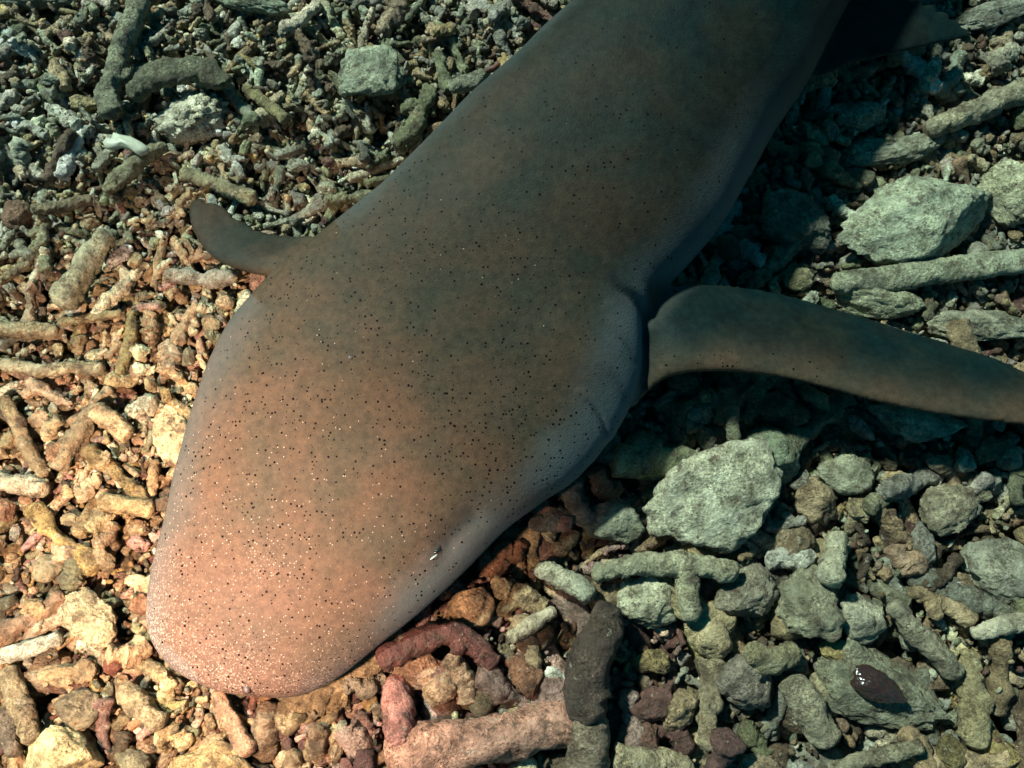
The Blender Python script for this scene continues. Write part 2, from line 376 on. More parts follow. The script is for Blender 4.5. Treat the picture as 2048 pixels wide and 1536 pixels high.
def rest_lump(x, y, a, b, c_, yaw, sink=0.4, quant=65, cap=None):
    R = max(a, b); i0, i1 = max(0, int((x - R - X0) / CELL)), min(NX, int((x + R - X0) / CELL) + 2)
    j0, j1 = max(0, int((y - R - Y0) / CELL)), min(NY, int((y + R - Y0) / CELL) + 2)
    if i1 <= i0 or j1 <= j0: return -0.01
    dx = gx[i0:i1, j0:j1] - x; dy = gy[i0:i1, j0:j1] - y; c, s = math.cos(yaw), math.sin(yaw)
    u = (dx * c + dy * s) / a; w = (-dx * s + dy * c) / b; q = 1 - u * u - w * w
    h = H[i0:i1, j0:j1]; inside = q > 0.2
    z = (np.percentile(h[inside], quant) if inside.any() else h.mean()) + c_ * (1 - sink)
    if cap is not None and z + c_ * .6 > level(x, y) + cap: return None
    H[i0:i1, j0:j1] = np.maximum(h, np.where(q > 0, z + c_ * np.sqrt(np.maximum(q, 0)), -1))
    return z

def rotm(yaw, pitch, roll):
    return np.array(Matrix.Rotation(yaw, 3, 'Z') @ Matrix.Rotation(-pitch, 3, 'Y') @ Matrix.Rotation(roll, 3, 'X'))

# piece shapes: sticks along x with radius 1, lumps with radius 1
def stick_shape(aspect, seed, ring, seg, fork=False):
    r = np.random.default_rng(seed); n = 5; x = np.linspace(-1, 1, n) * (aspect - 0.4)
    bend = r.normal(0, 0.10) * aspect; P = np.c_[x, bend * (1 - (x / aspect) ** 2) + r.normal(0, 0.14, n), r.normal(0, 0.10, n)]
    R = np.clip(1 + r.normal(0, 0.16, n), 0.68, 1.3)
    if r.random() < 0.3: R = R * np.linspace(1.2, 0.65, n)
    V, F = tube(P, R, ring, seg, 0.26, seed, broken=r.uniform(0.08, 0.60))
    if fork:
        k = r.uniform(-0.5, 0.5) * aspect; sg = r.choice((-1, 1)); l = r.uniform(1.6, 2.8)
        V2, F2 = tube([(k, 0, 0), (k + l * 0.35, sg * l * 0.6, 0.1), (k + l * 0.6, sg * l, 0.15)], [0.85, 0.8, 0.65], ring, max(6, seg // 2), 0.2, seed + 3)
        V, F = join([(V, F), (V2, F2)])
    return V, F
ASP = [1.5, 1.9, 2.3, 2.7, 3.2, 3.8, 4.6, 5.6]
STICK_HI = [(a, fork, stick_shape(a, 100 + 17 * k + int(a * 10), 18, 26, fork)) for k in range(3) for a in ASP for fork in ([False, True] if (k == 1 and a > 2.5) else [False])]
STICK_MID = [(a, stick_shape(a, 300 + 13 * k + int(a * 10), 9, 8)) for k in range(3) for a in ASP]
STICK_LO = [(a, stick_shape(a, 500 + 13 * k + int(a * 10), 6, 5)) for k in range(2) for a in ASP[:6]]
LUMP_HI = [blob(4, 700 + k, 0.30, 6, 1.5, 0.13) for k in range(14)]
LUMP_MID = [blob(2, 800 + k, 0.30, 4, 1.5, 0.12) for k in range(16)]
LUMP_LO = [blob(1, 900 + k, 0.35, 3, 1.6, 0.0) for k in range(12)]

def size_at(u, v):
    """typical radius (m) of the pieces; they are coarser towards the lower right"""
    s = 0.0032 + 0.0012 * np.clip((v - 450) / 500, 0, 1) + 0.0010 * np.clip((v - 1050) / 300, 0, 1) + 0.0014 * np.clip((u - 700) / 700, 0, 1) * np.clip(0.45 + v / 1800, 0, 1)
    return s

acc_v, acc_f, acc_c, acc_n = [], [], [], [0]
def add_stuff(V, F, col):
    acc_v.append(V.astype(np.float32)); acc_f.append((F + acc_n[0]).astype(np.int32)); acc_n[0] += len(V)
    acc_c.append(np.tile(np.asarray(col, np.float32), (len(V), 1)))

def scatter_region(n, margin):
    """random points on the bed seen by the camera, with a margin round it"""
    pts = []
    m = margin
    while len(pts) < n:
        u = rng.uniform(-m, 2048 + m); v = rng.uniform(-m, 1536 + m); pts.append((u, v))
    return pts

def lay_stuff(n, kind, k, margin, sink=0.45, cap=0.0):
    for (u, v) in scatter_region(n, margin):
        p = at(u, v, -0.01); x, y = p[0], p[1]
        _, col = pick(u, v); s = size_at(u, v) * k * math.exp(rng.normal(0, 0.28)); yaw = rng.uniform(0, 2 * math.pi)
        if kind == 'stick':
            a, (V, F) = STICK_MID[rng.integers(len(STICK_MID))]
            z, pitch = rest_stick(x, y, yaw, 2 * s * (a - .3), s, sink, cap=cap)
            if z is None: continue
            add_stuff((V * s) @ rotm(yaw, pitch, rng.uniform(0, 6.28)).T + (x, y, z), F, col)
        elif kind == 'twig':
            a, (V, F) = STICK_LO[rng.integers(len(STICK_LO))]
            z, pitch = rest_stick(x, y, yaw, 2 * s * (a - .3), s, sink, cap=cap)
            if z is None: continue
            add_stuff((V * s) @ rotm(yaw, pitch + rng.normal(0, .15), rng.uniform(0, 6.28)).T + (x, y, z), F, col)
        else:
            V, F = (LUMP_MID if kind == 'lump' else LUMP_LO)[rng.integers(12)]
            if kind == 'lump': sc = s * np.array((rng.uniform(1.1, 1.9), rng.uniform(0.9, 1.4), rng.uniform(0.7, 1.1)))
            else: sc = s * np.array((rng.uniform(1.0, 2.2), rng.uniform(0.8, 1.2), rng.uniform(0.5, 1.0)))
            z = rest_lump(x, y, sc[0], sc[1], sc[2], yaw, sink, cap=cap)
            if z is None: continue
            add_stuff((V * sc) @ rotm(yaw, rng.normal(0, .3), rng.normal(0, .3)).T + (x, y, z), F, col)

#         count kind    size  margin
lay_stuff(2200, 'lump', 1.25, 420)
lay_stuff(3000, 'stick', 1.15, 420)
lay_stuff(10000, 'stick', 0.90, 240)
lay_stuff(9000, 'twig', 0.60, 200)
lay_stuff(15000, 'grain', 0.40, 200, cap=.001)
lay_stuff(6000, 'stick', 0.80, 160, 0.35, cap=.003)
lay_stuff(3000, 'twig', 0.60, 160, 0.3, cap=.004)

# ------------------------------------------------------------------ single fragments, each an object of its own
HERO_UV = []      # filled below, kept free of random fragments on top
heroes = []
def hero_stick(name, label, cat, pts, rpx, colour, flat=1.0, rough=0.17, sink=0.35, lift=0.0, forks=(), taper=None, ring=22, broken=0.5, seed=None, quant=75):
    heroes.append(('stick', name, label, cat, pts, rpx, colour, flat, rough, sink, lift, forks, taper, ring, broken, seed, quant))
def hero_rock(name, label, cat, u, v, au, av, rot, colour, h=0.6, cuts=6, rough=0.18, sink=0.4, lift=0.0, seed=1, fine=0.05, quant=60):
    heroes.append(('rock', name, label, cat, u, v, au, av, rot, colour, h, cuts, rough, sink, lift, seed, fine, quant))

# upper left
hero_stick('coral_branch', 'long bent grey branch running down from the top edge near the upper left', 'coral branch', [(285, -15), (266, 45), (240, 100), (232, 150), (212, 185), (222, 222)], [21, 24, 24, 25, 23, 25], (.25, .26, .19), lift=.006, forks=[([(225, 160), (250, 155), (262, 150)], 12)])
hero_stick('coral_branch', 'thick arched dark grey branch just above the round white mound', 'coral branch', [(262, 182), (300, 155), (350, 142), (405, 146), (450, 168)], [24, 31, 33, 30, 22], (.145, .145, .10), flat=0.8, lift=.009)
hero_rock('coral_mound', 'round white crumbly mound half buried under the arched dark branch', 'coral head', 385, 235, 84, 56, 10, (.66, .64, .52), h=.75, cuts=1, rough=.10, sink=.55, seed=31, fine=.14)
hero_stick('coral_branch', 'slim olive branch slanting down to the right of the arched dark branch', 'coral branch', [(488, 168), (530, 205), (575, 250)], [12, 14, 13], (.26, .23, .12))
hero_rock('coral_stone', 'broad flat grey green stone with a dark red dot, top centre left of the shark', 'stone', 735, 148, 76, 74, 30, (.36, .39, .30), h=.42, cuts=9, rough=.14, sink=.15, lift=.006, seed=5)
hero_rock('coral_stone', 'long grey green slab cut by the top edge of the photo', 'stone', 505, 2, 90, 26, -12, (.27, .31, .24), h=.8, cuts=7, sink=.2, lift=.005, seed=6)
hero_rock('coral_stone', 'dark flat slab in the very top left corner', 'stone', 60, -8, 110, 24, -3, (.17, .19, .15), h=.8, cuts=6, sink=.2, lift=.004, seed=7)
hero_rock('coral_stone', 'pale yellow crumb left of the lower end of the long bent branch', 'stone', 172, 207, 36, 18, -4, (.56, .47, .27), h=.7, seed=8)
hero_rock('coral_stone', 'reddish brown oval stone by the left edge above the stout pale branch', 'stone', 32, 430, 32, 36, 0, (.26, .15, .10), seed=9, cuts=3)
hero_stick('coral_branch', 'knobbly grey branch slanting up to the right below the white shell piece', 'coral branch', [(218, 382), (255, 345), (290, 312), (325, 290)], [15, 19, 17, 14], (.27, .26, .17), lift=.003)
hero_stick('coral_branch', 'long olive branch ending above the tip of the shark\'s small left fin', 'coral branch', [(368, 345), (410, 360), (455, 378), (505, 398)], [14, 16, 15, 17], (.27, .25, .16), lift=.003)
hero_stick('coral_fragment', 'small brown stick on the grit midway between bent branch and left fin', 'coral fragment', [(75, 425), (120, 415), (170, 392)], [11, 13, 12], (.26, .21, .14))
hero_stick('coral_branch', 'stout pale branch pointing down left with a broken flared lower end', 'coral branch', [(212, 472), (185, 512), (155, 560), (128, 600)], [21, 26, 28, 33], (.42, .40, .28), lift=.005, seed=3)
hero_stick('coral_fragment', 'brown twig beneath the flared end of the stout pale branch', 'coral fragment', [(120, 640), (180, 636), (245, 630)], [9, 10, 8], (.28, .23, .13))
hero_stick('coral_branch', 'straight tan branch lying flat at the left edge beneath the stout pale branch', 'coral branch', [(-10, 662), (40, 660), (105, 660)], [14, 17, 15], (.36, .31, .20))
hero_stick('coral_branch', 'thin upright olive branch just above the warm lit rubble on the left', 'coral branch', [(262, 625), (262, 665), (252, 705), (242, 745)], [10, 12, 12, 10], (.25, .22, .11), lift=.003)
hero_stick('coral_branch', 'long wavy thin grey branch coming in from the left edge', 'coral branch', [(-15, 722), (40, 735), (95, 742), (150, 735), (203, 740)], [11, 13, 14, 13, 14], (.40, .35, .24), lift=.003)
hero_stick('coral_branch', 'curving tan branch going down from the left edge beside the warm rubble', 'coral branch', [(15, 800), (38, 850), (55, 900), (82, 950)], [12, 14, 15, 14], (.33, .26, .16), lift=.003)
hero_stick('coral_branch', 'stubby glowing beige branch lit brightest of all on the left', 'coral branch', [(195, 822), (222, 845), (248, 868)], [19, 22, 20], (.52, .40, .25), lift=.004)
hero_stick('coral_branch', 'pale grey branch lying level at the left edge, left of the head', 'coral branch', [(-5, 962), (40, 970), (88, 980)], [18, 20, 17], (.48, .44, .34), lift=.003)
hero_stick('coral_branch', 'yellow ochre branch lying level near the shark\'s left cheek', 'coral branch', [(205, 1003), (250, 1010), (298, 1018)], [15, 18, 15], (.46, .36, .20))
hero_stick('coral_fragment', 'upright tan stick touching the edge of the shark\'s left cheek', 'coral fragment', [(312, 925), (306, 958), (302, 992)], [9, 10, 9], (.38, .27, .16))
hero_rock('coral_stone', 'large cream patch of bare coral against the shark\'s left cheek', 'stone', 345, 870, 38, 66, 15, (.64, .50, .32), h=.45, cuts=3, sink=.55, seed=11)
hero_rock('coral_stone', 'round grey pebble left of the snout with a pale crust round it', 'stone', 100, 1135, 33, 28, 0, (.30, .26, .17), cuts=2, seed=12)
hero_rock('coral_stone', 'pale olive lump with two lobes left of the tip of the snout', 'stone', 178, 1240, 64, 46, -55, (.44, .40, .27), cuts=5, h=.55, seed=13, lift=.003)
hero_stick('coral_fragment', 'bluish white stick at the left edge below the pale olive lump', 'coral fragment', [(-10, 1318), (45, 1300), (112, 1278)], [13, 16, 13], (.48, .52, .46), lift=.002)
hero_rock('coral_stone', 'small round brick red pebble below left of the snout', 'stone', 228, 1328, 19, 21, 0, (.24, .09, .06), cuts=1, seed=14, h=.9, sink=.2, lift=.003)
hero_stick('coral_branch', 'stout olive branch slanting down right, below left of the snout', 'coral branch', [(246, 1380), (282, 1412), (318, 1446)], [19, 23, 19], (.34, .29, .19), lift=.004)
hero_rock('coral_stone', 'dark rounded boulder above the pale yellow rock in the lower left', 'stone', 158, 1422, 44, 38, 10, (.22, .19, .13), cuts=4, seed=15, lift=.003)
hero_rock('coral_stone', 'pale yellow star shaped rock cut by the bottom edge, lower left', 'stone', 125, 1510, 66, 56, 15, (.58, .52, .31), cuts=8, h=.8, sink=.1, lift=.010, rough=.16, seed=23, fine=.02)
hero_rock('coral_stone', 'smooth yellow stone at the bottom edge under the snout', 'stone', 430, 1532, 84, 42, -6, (.50, .36, .19), cuts=4, h=.8, lift=.008, seed=17, fine=.03)
hero_stick('coral_branch', 'tan branch slanting down right just beneath the snout, beside a long dark gap', 'coral branch', [(432, 1388), (460, 1440), (498, 1500)], [14, 17, 18], (.42, .27, .19), lift=.002)
hero_stick('coral_branch', 'brown branch curving along the bottom left corner', 'coral branch', [(8, 1345), (35, 1400), (60, 1450), (70, 1475)], [19, 21, 20, 17], (.27, .23, .15), lift=.003)
hero_stick('coral_fragment', 'dark brown stick slanting down along the left edge, bottom corner', 'coral fragment', [(-5, 1430), (15, 1460), (38, 1500)], [16, 18, 15], (.18, .15, .12), lift=.004)
# bottom centre
hero_stick('coral_branch', 'long thick pink and beige branch lying level at the bottom centre', 'coral branch', [(795, 1508), (880, 1492), (970, 1478), (1060, 1462), (1128, 1450)], [42, 46, 44, 42, 36], (.60, .31, .24), lift=.004, rough=.15)
hero_stick('coral_branch', 'thick dark brown upright branch standing out at the bottom centre', 'coral branch', [(1216, 1222), (1205, 1270), (1180, 1330), (1172, 1400), (1185, 1428)], [32, 36, 40, 38, 30], (.095, .066, .055), lift=.014)
hero_stick('coral_branch', 'grey brown branch end at the bottom edge under the dark upright branch', 'coral branch', [(1182, 1440), (1175, 1490), (1172, 1550)], [34, 38, 38], (.26, .20, .15), lift=.008)
hero_stick('coral_branch', 'humped maroon branch curving away from the lower right of the snout', 'coral branch', [(770, 1318), (830, 1285), (900, 1268), (950, 1292), (985, 1325)], [22, 25, 22, 22, 18], (.15, .06, .055), lift=.006, forks=[([(915, 1285), (917, 1295), (918, 1302)], 15)])
hero_stick('coral_branch', 'rounded stub with a bright pink lower tip at the bottom centre', 'coral branch', [(790, 1365), (793, 1405), (800, 1455), (806, 1480)], [22, 28, 31, 24], (.52, .24, .22), lift=.006)
hero_rock('coral_stone', 'bright beige blocky stone near the shark\'s right jaw', 'stone', 938, 1218, 52, 38, 8, (.52, .36, .22), cuts=9, h=.6, seed=21, lift=.004, fine=.03)
hero_rock('coral_stone', 'beige block with an orange rim beside the pink tipped stub', 'stone', 835, 1345, 54, 36, 10, (.50, .33, .24), cuts=6, seed=22, h=.5)
hero_stick('coral_fragment', 'short pale speckled stick left of the dark upright branch', 'coral fragment', [(1022, 1275), (1062, 1250), (1105, 1222)], [13, 16, 14], (.50, .44, .33), lift=.005)
hero_stick('coral_fragment', 'pale grey stick slanting down right between the head and the T shaped branch', 'coral fragment', [(1080, 1135), (1130, 1160), (1178, 1188)], [17, 23, 21], (.42, .42, .33), lift=.005)
hero_rock('shell_fragment', 'small bright white shell chip left of the dark upright branch', 'shell', 1110, 1350, 20, 13, -20, (.80, .78, .70), cuts=6, seed=24, sink=0, lift=.006, h=.5, fine=.02)
hero_rock('coral_stone', 'pinkish rounded stone just left of the dark upright branch', 'stone', 1105, 1388, 40, 34, 0, (.40, .25, .23), cuts=3, seed=25)
hero_stick('coral_fragment', 'oval tan fragment right of the beige block and under the jaw', 'coral fragment', [(868, 1400), (882, 1378), (895, 1362)], [22, 28, 24], (.44, .29, .19))
hero_stick('coral_fragment', 'long tan fragment standing over the thick pink branch', 'coral fragment', [(905, 1318), (922, 1350), (935, 1395)], [19, 23, 21], (.44, .30, .21))
# lower right
hero_rock('coral_boulder', 'largest pale porous rock, right of the head under the big fin', 'rock', 1425, 1005, 138, 98, 18, (.54, .55, .43), h=.55, cuts=9, rough=.13, sink=.30, lift=.010, seed=41, fine=.05)
hero_rock('coral_boulder', 'smooth greenish boulder behind the largest pale porous rock', 'rock', 1535, 915, 62, 62, 0, (.25, .30, .21), h=.8, cuts=2, rough=.08, sink=.3, seed=42, fine=.015)
hero_rock('coral_stone', 'dark craggy stone in the shade left of the largest pale rock', 'stone', 1285, 905, 55, 46, 20, (.19, .20, .14), cuts=6, seed=43)
hero_rock('coral_stone', 'rounded grey stone between the head and the largest pale rock', 'stone', 1230, 1042, 60, 40, -10, (.33, .35, .27), cuts=4, seed=44, lift=.004)
hero_stick('coral_fragment', 'upright dark twig standing in the shadow beneath the big fin', 'coral fragment', [(1462, 815), (1466, 850), (1474, 892)], [12, 13, 14], (.17, .18, .12), lift=.012)
hero_stick('coral_branch', 'level T shaped branch below the largest pale rock', 'coral branch', [(1195, 1148), (1280, 1128), (1370, 1130), (1465, 1142)], [18, 22, 24, 20], (.36, .35, .25), lift=.008, forks=[([(1372, 1135), (1374, 1180), (1378, 1232)], 21)])
hero_rock('coral_stone', 'whitish block under the left arm of the T shaped branch', 'stone', 1290, 1205, 66, 50, 12, (.50, .49, .37), cuts=7, seed=45, h=.6)
hero_rock('coral_stone', 'rounded grey brown stone under the right arm of the T shaped branch', 'stone', 1492, 1192, 66, 48, 28, (.29, .26, .20), cuts=4, seed=46, lift=.004)
hero_rock('coral_stone', 'big mottled stone in the middle of the lower right rubble', 'stone', 1625, 1205, 72, 70, 0, (.30, .29, .21), cuts=6, seed=47, lift=.006)
hero_rock('coral_stone', 'whitish stone leaning on the right of the big mottled stone', 'stone', 1722, 1238, 46, 48, 10, (.47, .46, .36), cuts=5, seed=48, lift=.005)
hero_rock('coral_stone', 'cream and orange egg shaped stone left of the big mottled stone', 'stone', 1418, 1268, 50, 40, -50, (.52, .42, .26), cuts=2, seed=49, lift=.004)
hero_stick('coral_fragment', 'kidney shaped olive fragment below the big mottled stone', 'coral fragment', [(1500, 1305), (1545, 1318), (1590, 1306)], [22, 27, 24], (.30, .27, .17), lift=.003)
hero_rock('coral_stone', 'lumpy dark stone with pale crust below the egg shaped stone', 'stone', 1490, 1362, 56, 52, 0, (.30, .26, .22), cuts=4, seed=50, rough=.26)
hero_stick('coral_branch', 'straight stout grey branch left of the glossy brown shell', 'coral branch', [(1585, 1368), (1620, 1418), (1655, 1478)], [27, 31, 27], (.33, .30, .22), lift=.005)
hero_rock('coral_stone', 'pale wedge stone between the stout grey branch and the glossy shell', 'stone', 1655, 1385, 44, 34, -38, (.42, .37, .25), cuts=5, seed=51)
hero_rock('coral_stone', 'broad flat grey stone that carries the glossy brown shell', 'stone', 1765, 1385, 128, 72, -26, (.27, .27, .20), cuts=5, seed=52, h=.35, sink=.35, lift=.003)
hero_stick('coral_branch', 'long straight branch slanting down right above the glossy shell', 'coral branch', [(1785, 1215), (1830, 1262), (1875, 1305), (1915, 1345)], [19, 23, 24, 20], (.30, .28, .21), lift=.006)
hero_stick('coral_fragment', 'white pointed stick by the right edge above a black gap', 'coral fragment', [(1958, 1268), (2005, 1252), (2060, 1240)], [12, 17, 19], (.56, .52, .40), lift=.006)
hero_rock('coral_boulder', 'large grey stone at the right edge, mid lower right', 'rock', 2010, 1140, 84, 60, -25, (.36, .36, .29), cuts=6, seed=53, h=.6, lift=.006)
hero_rock('coral_stone', 'pale round stone with a brown side right of the smooth greenish boulder', 'stone', 1690, 950, 56, 40, -8, (.42, .43, .32), cuts=3, seed=54, lift=.004)
hero_rock('coral_stone', 'greenish stone with a maroon flank near the right edge', 'stone', 1895, 1015, 62, 50, 20, (.33, .30, .22), cuts=4, seed=55, lift=.006)
hero_stick('coral_branch', 'hourglass shaped white branch standing right of the largest pale rock', 'coral branch', [(1682, 1075), (1668, 1120), (1650, 1155)], [21, 22, 27], (.47, .45, .34), lift=.008)
hero_stick('coral_fragment', 'brown stick slanting in from the right edge, bottom corner', 'coral fragment', [(1680, 1545), (1750, 1515), (1830, 1490)], [14, 16, 13], (.34, .31, .22), lift=.004)
hero_stick('coral_branch', 'pale smooth branch at the bottom edge right of the grey brown end', 'coral branch', [(1235, 1508), (1300, 1525), (1375, 1545)], [24, 28, 26], (.50, .42, .28), lift=.004)
# upper right
hero_rock('coral_boulder', 'huge pale green boulder near the right edge above the big fin', 'rock', 1835, 440, 178, 92, 14, (.46, .52, .40), h=.55, cuts=8, rough=.10, sink=.25, lift=.008, seed=71, fine=.03)
hero_rock('coral_boulder', 'pale boulder at the right edge touching the huge pale green boulder', 'rock', 2030, 385, 66, 72, 0, (.48, .50, .36), h=.6, cuts=5, sink=.3, seed=72)
hero_stick('coral_branch', 'long level slab like branch under the huge pale green boulder', 'coral branch', [(1672, 566), (1780, 556), (1890, 540), (2060, 520)], [22, 27, 30, 28], (.36, .39, .29), flat=.7, lift=.008, rough=.10)
hero_rock('coral_stone', 'smooth oval stone touching the trailing edge of the big fin', 'stone', 1762, 602, 92, 36, -6, (.40, .43, .31), h=.8, cuts=3, seed=73, lift=.004)
hero_rock('coral_stone', 'dark round stone between the body and the huge pale boulder', 'stone', 1590, 440, 84, 62, -25, (.19, .20, .16), cuts=4, seed=74)
hero_rock('coral_stone', 'yellowish pebble just above the trailing edge of the big fin', 'stone', 1598, 558, 32, 26, 0, (.40, .38, .22), cuts=3, seed=75, lift=.004)
hero_rock('coral_stone', 'long flat stone by the right edge behind the big fin', 'stone', 1960, 655, 110, 36, -5, (.40, .40, .31), cuts=6, seed=76, h=.7)
hero_rock('coral_boulder', 'pale jagged slab jutting out under the leading edge of the big fin', 'rock', 1830, 845, 98, 42, -12, (.48, .49, .39), cuts=9, seed=77, h=.5, rough=.16)
hero_rock('coral_stone', 'flat grey stone in the rubble above the huge pale boulder', 'stone', 1790, 300, 130, 34, 12, (.30, .32, .25), cuts=6, seed=78, h=.5)
hero_rock('coral_stone', 'pale stone ringed by shade just right of the body', 'stone', 1720, 232, 60, 34, 10, (.33, .37, .29), cuts=5, seed=79, h=.6)
hero_stick('coral_branch', 'long greenish branch slanting up to the right edge of the rubble', 'coral branch', [(1860, 255), (1940, 225), (2060, 178)], [22, 26, 25], (.38, .36, .26), lift=.004)
hero_rock('coral_stone', 'greenish flat stone in the dark top right corner', 'stone', 1985, 30, 90, 30, 15, (.28, .30, .25), cuts=6, seed=80, h=.5, lift=.004)
hero_stick('coral_branch', 'pale branch with a brown end at the body\'s left edge, top centre', 'coral branch', [(905, 178), (940, 165), (965, 148)], [14, 19, 18], (.30, .31, .24), lift=.004)
hero_rock('coral_stone', 'round white speckled pebble above the root of the left fin', 'stone', 656, 378, 20, 18, 0, (.46, .47, .36), cuts=1, seed=81, h=.9, lift=.004)

PXM = 2048 * LENS / 36 / 0.645          # pixels per metre on the bed
hero_meta = []
def px_len(pts):
    return pts
built_heroes = []
random_spots = []
for hd in heroes:
    if hd[0] == 'stick':
        for q in hd[4]: HERO_UV.append((q[0], q[1], float(np.mean(hd[5]))))
    else: HERO_UV.append((hd[4], hd[5], (hd[6] + hd[7]) * 0.5))
HU = np.array(HERO_UV)

# shark outline in the picture: left and right edge pairs from the snout back
PAIRS = [((405, 1367), (470, 1387)), ((360, 1345), (530, 1393)), ((325, 1312), (590, 1391)), ((304, 1275), (640, 1375)), ((296, 1238), (690, 1345)),
         ((299, 1190), (740, 1305)), ((312, 1120), (800, 1258)), ((335, 1040), (860, 1207)), ((352, 950), (915, 1155)), ((375, 870), (965, 1105)),
         ((400, 790), (1020, 1050)), ((430, 710), (1085, 1003)), ((465, 645), (1140, 968)), ((505, 598), (1185, 925)), ((550, 548), (1222, 875)),
         ((600, 505), (1255, 822)), ((650, 468), (1278, 765)), ((702, 430), (1288, 705)), ((757, 387), (1292, 645)), ((808, 338), (1318, 590)),
         ((860, 287), (1375, 528)), ((930, 215), (1448, 440)), ((1000, 155), (1502, 350)), ((1080, 80), (1555, 255)), ((1170, 0), (1612, 170)),
         ((1260, -85), (1658, 85)), ((1350, -170), (1702, 0)), ((1450, -270), (1760, -100)), ((1560, -380), (1825, -220)), ((1700, -520), (1910, -370)),
         ((1900, -720), (2050, -590)), ((2150, -960), (2240, -870)), ((2450, -1220), (2500, -1160))]
poly = [a for a, b in PAIRS] + [b for a, b in PAIRS][::-1]
def in_shark(u, v, grow=0):
    c = False; n = len(poly)
    for i in range(n):
        x1, y1 = poly[i]; x2, y2 = poly[(i + 1) % n]
        if (y1 > v) != (y2 > v) and u < (x2 - x1) * (v - y1) / (y2 - y1) + x1: c = not c
    return c

COUNT = {'coral_fragment': 262, 'coral_stone': 165}
singles = []
def spots(n, mind, kind):
    got = []
    tries = 0
    while len(got) < n and tries < 60000:
        tries += 1
        u, v = rng.uniform(-20, 2068), rng.uniform(-20, 1556)
        # more of them where the pieces are small
        dens = (0.0045 / size_at(u, v)) ** 1.6
        if rng.random() > min(1, dens): continue
        if in_shark(u, v): continue
        d = np.hypot(HU[:, 0] - u, HU[:, 1] - v) - HU[:, 2]
        if d.min() < 9 + size_at(u, v) * 2200: continue
        s = size_at(u, v) * PXM
        if any(math.hypot(u - a, v - b) < mind * s for a, b in got): continue
        if any(math.hypot(u - q[0], v - q[1]) < 1.6 * s for q in singles): continue
        got.append((u, v))
    for g in got: singles.append((g[0], g[1], kind))
spots(COUNT['coral_fragment'], 2.4, 'stick')
spots(COUNT['coral_stone'], 2.2, 'lump')

hi_mesh = {}
def hi(kind, k):
    if (kind, k) not in hi_mesh:
        V, F = STICK_HI[k][2] if kind == 'stick' else LUMP_HI[k]
        hi_mesh[(kind, k)] = make_mesh('coral_fragment' if kind == 'stick' else 'coral_stone', V, F, M_OBJ)
    return hi_mesh[(kind, k)]

LAND = [((212, 200), 'the long bent branch'), ((350, 140), 'the arched dark branch'), ((385, 235), 'the white mound'), ((250, 288), 'the white shell piece'),
        ((735, 148), 'the flat grey green stone'), ((505, 5), 'the top edge slab'), ((60, 0), 'the top left slab'), ((32, 430), 'the reddish oval stone'),
        ((165, 540), 'the stout pale branch'), ((395, 430), 'the left fin tip'), ((600, 400), 'the left fin root'), ((252, 690), 'the upright olive branch'),
        ((100, 740), 'the long wavy branch'), ((50, 880), 'the curving tan branch'), ((222, 845), 'the glowing beige branch'), ((345, 870), 'the cream coral patch'),
        ((250, 1010), 'the yellow ochre branch'), ((100, 1135), 'the round grey pebble'), ((178, 1240), 'the two lobed lump'), ((228, 1328), 'the brick red pebble'),
        ((125, 1500), 'the pale yellow star rock'), ((430, 1525), 'the smooth yellow stone'), ((500, 1400), 'the snout tip'), ((960, 1480), 'the thick pink branch'),
        ((1190, 1320), 'the dark upright branch'), ((880, 1275), 'the humped maroon branch'), ((795, 1430), 'the pink tipped stub'), ((938, 1218), 'the bright beige block'),
        ((1130, 1160), 'the pale grey stick'), ((1430, 1000), 'the largest pale rock'), ((1535, 915), 'the smooth greenish boulder'), ((1370, 1135), 'the T shaped branch'),
        ((1625, 1205), 'the big mottled stone'), ((1418, 1268), 'the egg shaped stone'), ((1755, 1370), 'the glossy brown lump'), ((1855, 1290), 'the long straight branch'),
        ((2010, 1140), 'the right edge stone'), ((1690, 950), 'the pale round stone'), ((1835, 440), 'the huge pale boulder'), ((1900, 545), 'the slab like branch'),
        ((1762, 602), 'the smooth oval stone'), ((1830, 845), 'the pale jagged slab'), ((1720, 232), 'the shade ringed stone'), ((1800, 110), 'the pelvic fin'),
        ((1000, 110), 'the body\'s left edge'), ((1470, 490), 'the body\'s right edge'), ((1985, 30), 'the top right stone')]
ORD = ['nearest', 'second nearest', 'third nearest', 'fourth nearest', 'fifth nearest', 'sixth nearest', 'seventh nearest', 'eighth nearest', 'ninth nearest', 'tenth nearest']
pend = []
